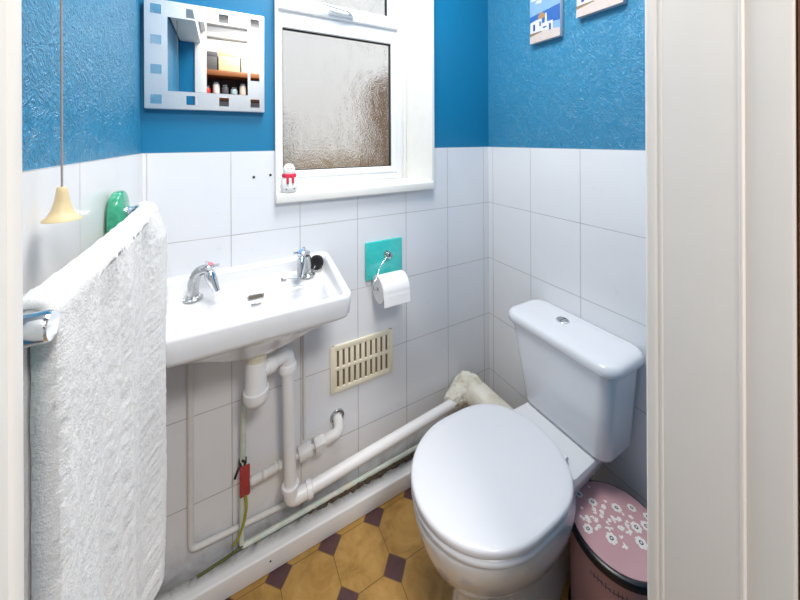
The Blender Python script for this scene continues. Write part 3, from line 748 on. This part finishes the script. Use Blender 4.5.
# soil pipe
so = empty('soil_pipe', (.86, -.08, z(-1.05)), 'cream stained soil pipe behind the toilet in the tiled corner', 'pipe')
Geo().tube([(.884, -.064, z(-1.030)), (.905, -.10, z(-1.042)), (.925, -.17, z(-1.064)), (.94, -.24, z(-1.078)), (.945, -.36, z(-1.09))], [.050, .053, .055, .056, .056], 30).obj('pan_connector', ['soil'], so)
g = Geo(); rs = []
key = [((.785, -.062, -1.049), .024), ((.805, -.058, -1.046), .031), ((.83, -.055, -1.040), .038), ((.862, -.056, -1.030), .047), ((.893, -.060, -1.022), .057), ((.908, -.066, -1.026), .052)]
N = 26
for k in range(N):
    u = k/(N-1)*(len(key)-1); i = min(len(key)-2, int(u)); f = u-i
    p = Vector(key[i][0]).lerp(Vector(key[i+1][0]), f); r0 = key[i][1]*(1-f)+key[i+1][1]*f
    ring = []
    for j in range(48):
        a = 2*PI*j/48; q0 = Vector((math.cos(a), math.sin(a), u*1.1))
        r_ = r0*(1+.16*noise.noise(q0*2.1)+.13*noise.noise(q0*5.3+Vector((3, 1, 2)))+.06*noise.noise(q0*11))
        q_ = p+Vector((0, 0, 1))*r_*math.sin(a)+Vector((-.35, .9, 0)).normalized()*r_*math.cos(a)
        q_.y = min(q_.y, -.001); ring.append((q_.x, q_.y, z(q_.z)))
    rs.append(ring)
g.loft(rs); g.obj('mortar_collar', ['soil'], so, ang=30)

# ------------------------------------------------------------------ pedal bin
bn = empty('pedal_bin', (.895, -.636, 0), 'pink pedal bin with white flowers on its lid, beside the toilet', 'bin')
bc = Vector((.888, -.634, 0)); br = .113; bh = z(-1.0)
Geo().turn([(br-.012, 0), (br-.008, .002), (br-.006, .012), (br-.003, bh-.02), (br-.003, bh-.012)], bc, n=64).obj('body', ['pink'], bn)
Geo().turn([(br-.003, bh-.020), (br+.001, bh-.018), (br+.002, bh-.008), (br+.001, bh), (br-.003, bh+.003), (br-.007, bh+.003)], bc, n=64).obj('rim', ['navy'], bn)
dome = lambda r: bh+.0035+.012*(1-(r/br)**2)
ldg = Geo().turn([(br-.006, bh-.001)]+[(r, dome(r)) for r in [(br-.006)*(1-k/14) for k in range(15)]], bc, n=64)
Geo().turn([(br-.004, 0), (br+.001, .001), (br+.001, .010), (br-.005, .012)], bc, n=64).obj('base_ring', ['navy'], bn)
g = ldg
def on_lid(x_, y_, lift): return (bc.x+x_, bc.y+y_, dome(math.hypot(x_, y_))+lift)
def petal(cx_, cy_, a, L, w, lift, m):
    pts = []
    for k in range(9):
        b = 2*PI*k/9; lx, ly = L*.5+L*.5*math.cos(b), w*.5*math.sin(b)
        pts.append(on_lid(cx_+lx*math.cos(a)-ly*math.sin(a), cy_+lx*math.sin(a)+ly*math.cos(a), lift))
    g.put(pts, [tuple(range(9))], m+1)
def flower(cx_, cy_, R_, a0):
    for k in range(7): petal(cx_, cy_, a0+2*PI*k/7, R_, R_*.8, .0005+.00003*k, 0)
    g.put([on_lid(cx_+R_*.36*math.cos(2*PI*k/12), cy_+R_*.36*math.sin(2*PI*k/12), .0009) for k in range(12)], [tuple(range(12))], 2)
    g.put([on_lid(cx_+R_*.17*math.cos(2*PI*k/10), cy_+R_*.17*math.sin(2*PI*k/10), .0011) for k in range(10)], [tuple(range(10))], 1)
FL = [(-.010, .058, .0115), (.030, .018, .0125), (-.050, -.012, .013), (-.078, .030, .0115), (.028, -.030, .013), (.004, -.052, .0135), (.055, -.040, .013), (.068, .000, .011), (.040, -.075, .013), (-.02, .090, .01), (.085, -.03, .011)]
for i, (fx_, fy_, R_) in enumerate(FL): flower(fx_, fy_, R_, i*.7)
rd = random.Random(11)
for i in range(46):
    for _ in range(40):
        u = rd.uniform(-.09, .09); v_ = rd.gauss(0, .026)
        px, py = u*.75+v_*.55, -u*.66+v_*.75
        if math.hypot(px, py) < br-.02 and all(math.hypot(px-a, py-b) > R_+.006 for a, b, R_ in FL): break
    s_ = rd.uniform(.004, .0065); a0 = rd.uniform(0, 6)
    if rd.random() < .5:
        for k in range(5): petal(px, py, a0+2*PI*k/5, s_, s_*.8, .0005+.00003*k, 0)
    else:
        petal(px, py, a0, s_*2, s_*.8, .0005, 0); petal(px, py, a0+.9, s_*1.5, s_*.7, .0006, 0)
g.obj('lid', ['pinklid', 'flower', 'grey'], bn)
# blurred ornamental lettering band on the side: only loose strokes can be read
g = Geo()
for i in range(16):
    a = math.radians(178+i*4.2); hh = .010+.006*((i*7) % 5)/4; zz0 = bh-.052
    for da, z_a, z_b, w_ in ((0, 0, hh, .006), (.028, hh*.35, hh*.55, .030)):
        pts = []
        for aa, zz in ((a+da, zz0+z_a), (a+da+w_*2.4, zz0+z_a), (a+da+w_*2.4, zz0+z_b), (a+da, zz0+z_b)):
            pts.append((bc.x+(br-.0038+.0024)*math.cos(aa), bc.y+(br-.0038+.0024)*math.sin(aa), zz))
        g.put(pts, [(0, 1, 2, 3)])
g.obj('lettering', ['grey'], bn, smooth=False)

# ------------------------------------------------------------------ hall things seen in the mirror
sh = empty('wall_shelf', (.1, HY, 1.88), 'brown wooden shelf unit on the hall wall seen in the mirror', 'shelf')
Geo().box((-.5, HY, 1.875), (.75, HY+.24, 1.925), bev=.004).obj('shelf_board', ['wood'], sh)
Geo().box((-.5, HY, 1.66), (.75, HY+.24, 1.69), bev=.004).obj('shelf_board', ['wood'], sh)
Geo().box((-.5, HY, 1.69), (.75, HY+.012, 1.875)).obj('back_panel', [simple('dark alcove', srgb(64, 46, 40), .7)], sh)
bxm = [simple('charcoal card', srgb(72, 70, 72), .7), simple('cream print card', srgb(214, 196, 150), .7, var=.5, scale=40), simple('grey linen box', srgb(176, 174, 172), .8, var=.15, scale=60)]
for (xa, xb, hgt, mm, lab) in ((-.20, -.045, .17, 0, 'charcoal storage box on the hall shelf, left one in the mirror'), (-.035, .145, .19, 1, 'cream patterned box on the hall shelf, middle of the mirror view'), (.155, .26, .17, 2, 'grey box on the hall shelf, at the right edge of the mirror')):
    e = empty('storage_box', ((xa+xb)/2, HY+.12, 1.925), lab, 'box', 'boxes on the hall shelf')
    Geo().box((xa, HY+.02, 1.925), (xb, HY+.22, 1.925+hgt*.75), bev=.003).obj('box_body', [bxm[mm]], e)
    Geo().box((xa-.002, HY+.018, 1.925+hgt*.75), (xb+.002, HY+.222, 1.925+hgt), bev=.003).obj('box_lid', [bxm[mm]], e)
for i in range(6):
    xx_ = -.13+i*.075; hh = .085+.02*((i*5) % 3)
    c_ = [srgb(190, 60, 50), srgb(225, 220, 215), srgb(80, 80, 86), srgb(150, 170, 180), srgb(205, 190, 180), srgb(96, 60, 44)][i]
    nm = ['red', 'white', 'dark grey', 'pale blue', 'beige', 'brown'][i]
    e = empty('jar', (xx_, HY+.15, 1.69), nm+' jar on the lower hall shelf seen in the mirror', 'jar', 'jars on the lower hall shelf')
    Geo().turn([(.026, 0), (.029, .004), (.029, hh-.02), (.022, hh-.008), (.022, hh-.004)], (xx_, HY+.15, 1.69), n=20).obj('jar_body', [simple('jar '+nm, c_, .3)], e)
    Geo().turn([(.0235, 0), (.0235, .014), (.020, .016), (0, .016)], (xx_, HY+.15, 1.69+hh-.005), n=20).obj('jar_lid', ['oldchrome'], e)

# ------------------------------------------------------------------ light
w = bpy.data.worlds.new('overcast sky'); sc.world = w; w.use_nodes = True
bg = w.node_tree.nodes['Background']; bg.inputs[0].default_value = (.93, .97, 1., 1); bg.inputs[1].default_value = .62
def area(name, loc, rot, size, power, col, shape='DISK', sy=None):
    l = bpy.data.lights.new(name, 'AREA'); l.shape = shape; l.size = size
    if sy: l.size_y = sy
    l.energy = power; l.color = col
    o = bpy.data.objects.new(name, l); C.objects.link(o); o.location = loc; o.rotation_euler = rot; return o
area('ceiling_lamp', (.34, -.50, CZ-.03), (0, 0, 0), .60, 10, (1., .97, .93))
area('hall_fill', (.30, -1.95, 2.46), (0, 0, 0), .50, 19, (1., .96, .91))  # unseen lamp added behind the camera to fill shadows under the basin

# ------------------------------------------------------------------ camera
cam = bpy.data.cameras.new('camera'); co = bpy.data.objects.new('camera', cam); C.objects.link(co)
cam.sensor_width = 36; cam.lens = 322.54/800*36; cam.clip_start = .01
cam.shift_y = -(300-140.08)/800
co.location = (0, -1.09570, H)
from mathutils import Matrix
co.matrix_world = Matrix.Translation((0, -1.0957, H)) @ Matrix.Rotation(-.50154, 4, 'Z') @ Matrix.Rotation(PI/2, 4, 'X') @ Matrix.Rotation(.00446*-1, 4, 'Z')
sc.camera = co
sc.view_settings.view_transform = 'Standard'; sc.view_settings.look = 'None'
sc.view_settings.gamma = 1; sc.view_settings.exposure = 1.0; sc.view_settings.use_curve_mapping = False
sc.cycles.use_denoising = True
sc.cycles.max_bounces = 14; sc.cycles.diffuse_bounces = 6; sc.cycles.glossy_bounces = 6; sc.cycles.transmission_bounces = 8
sc.cycles.sample_clamp_indirect = 6
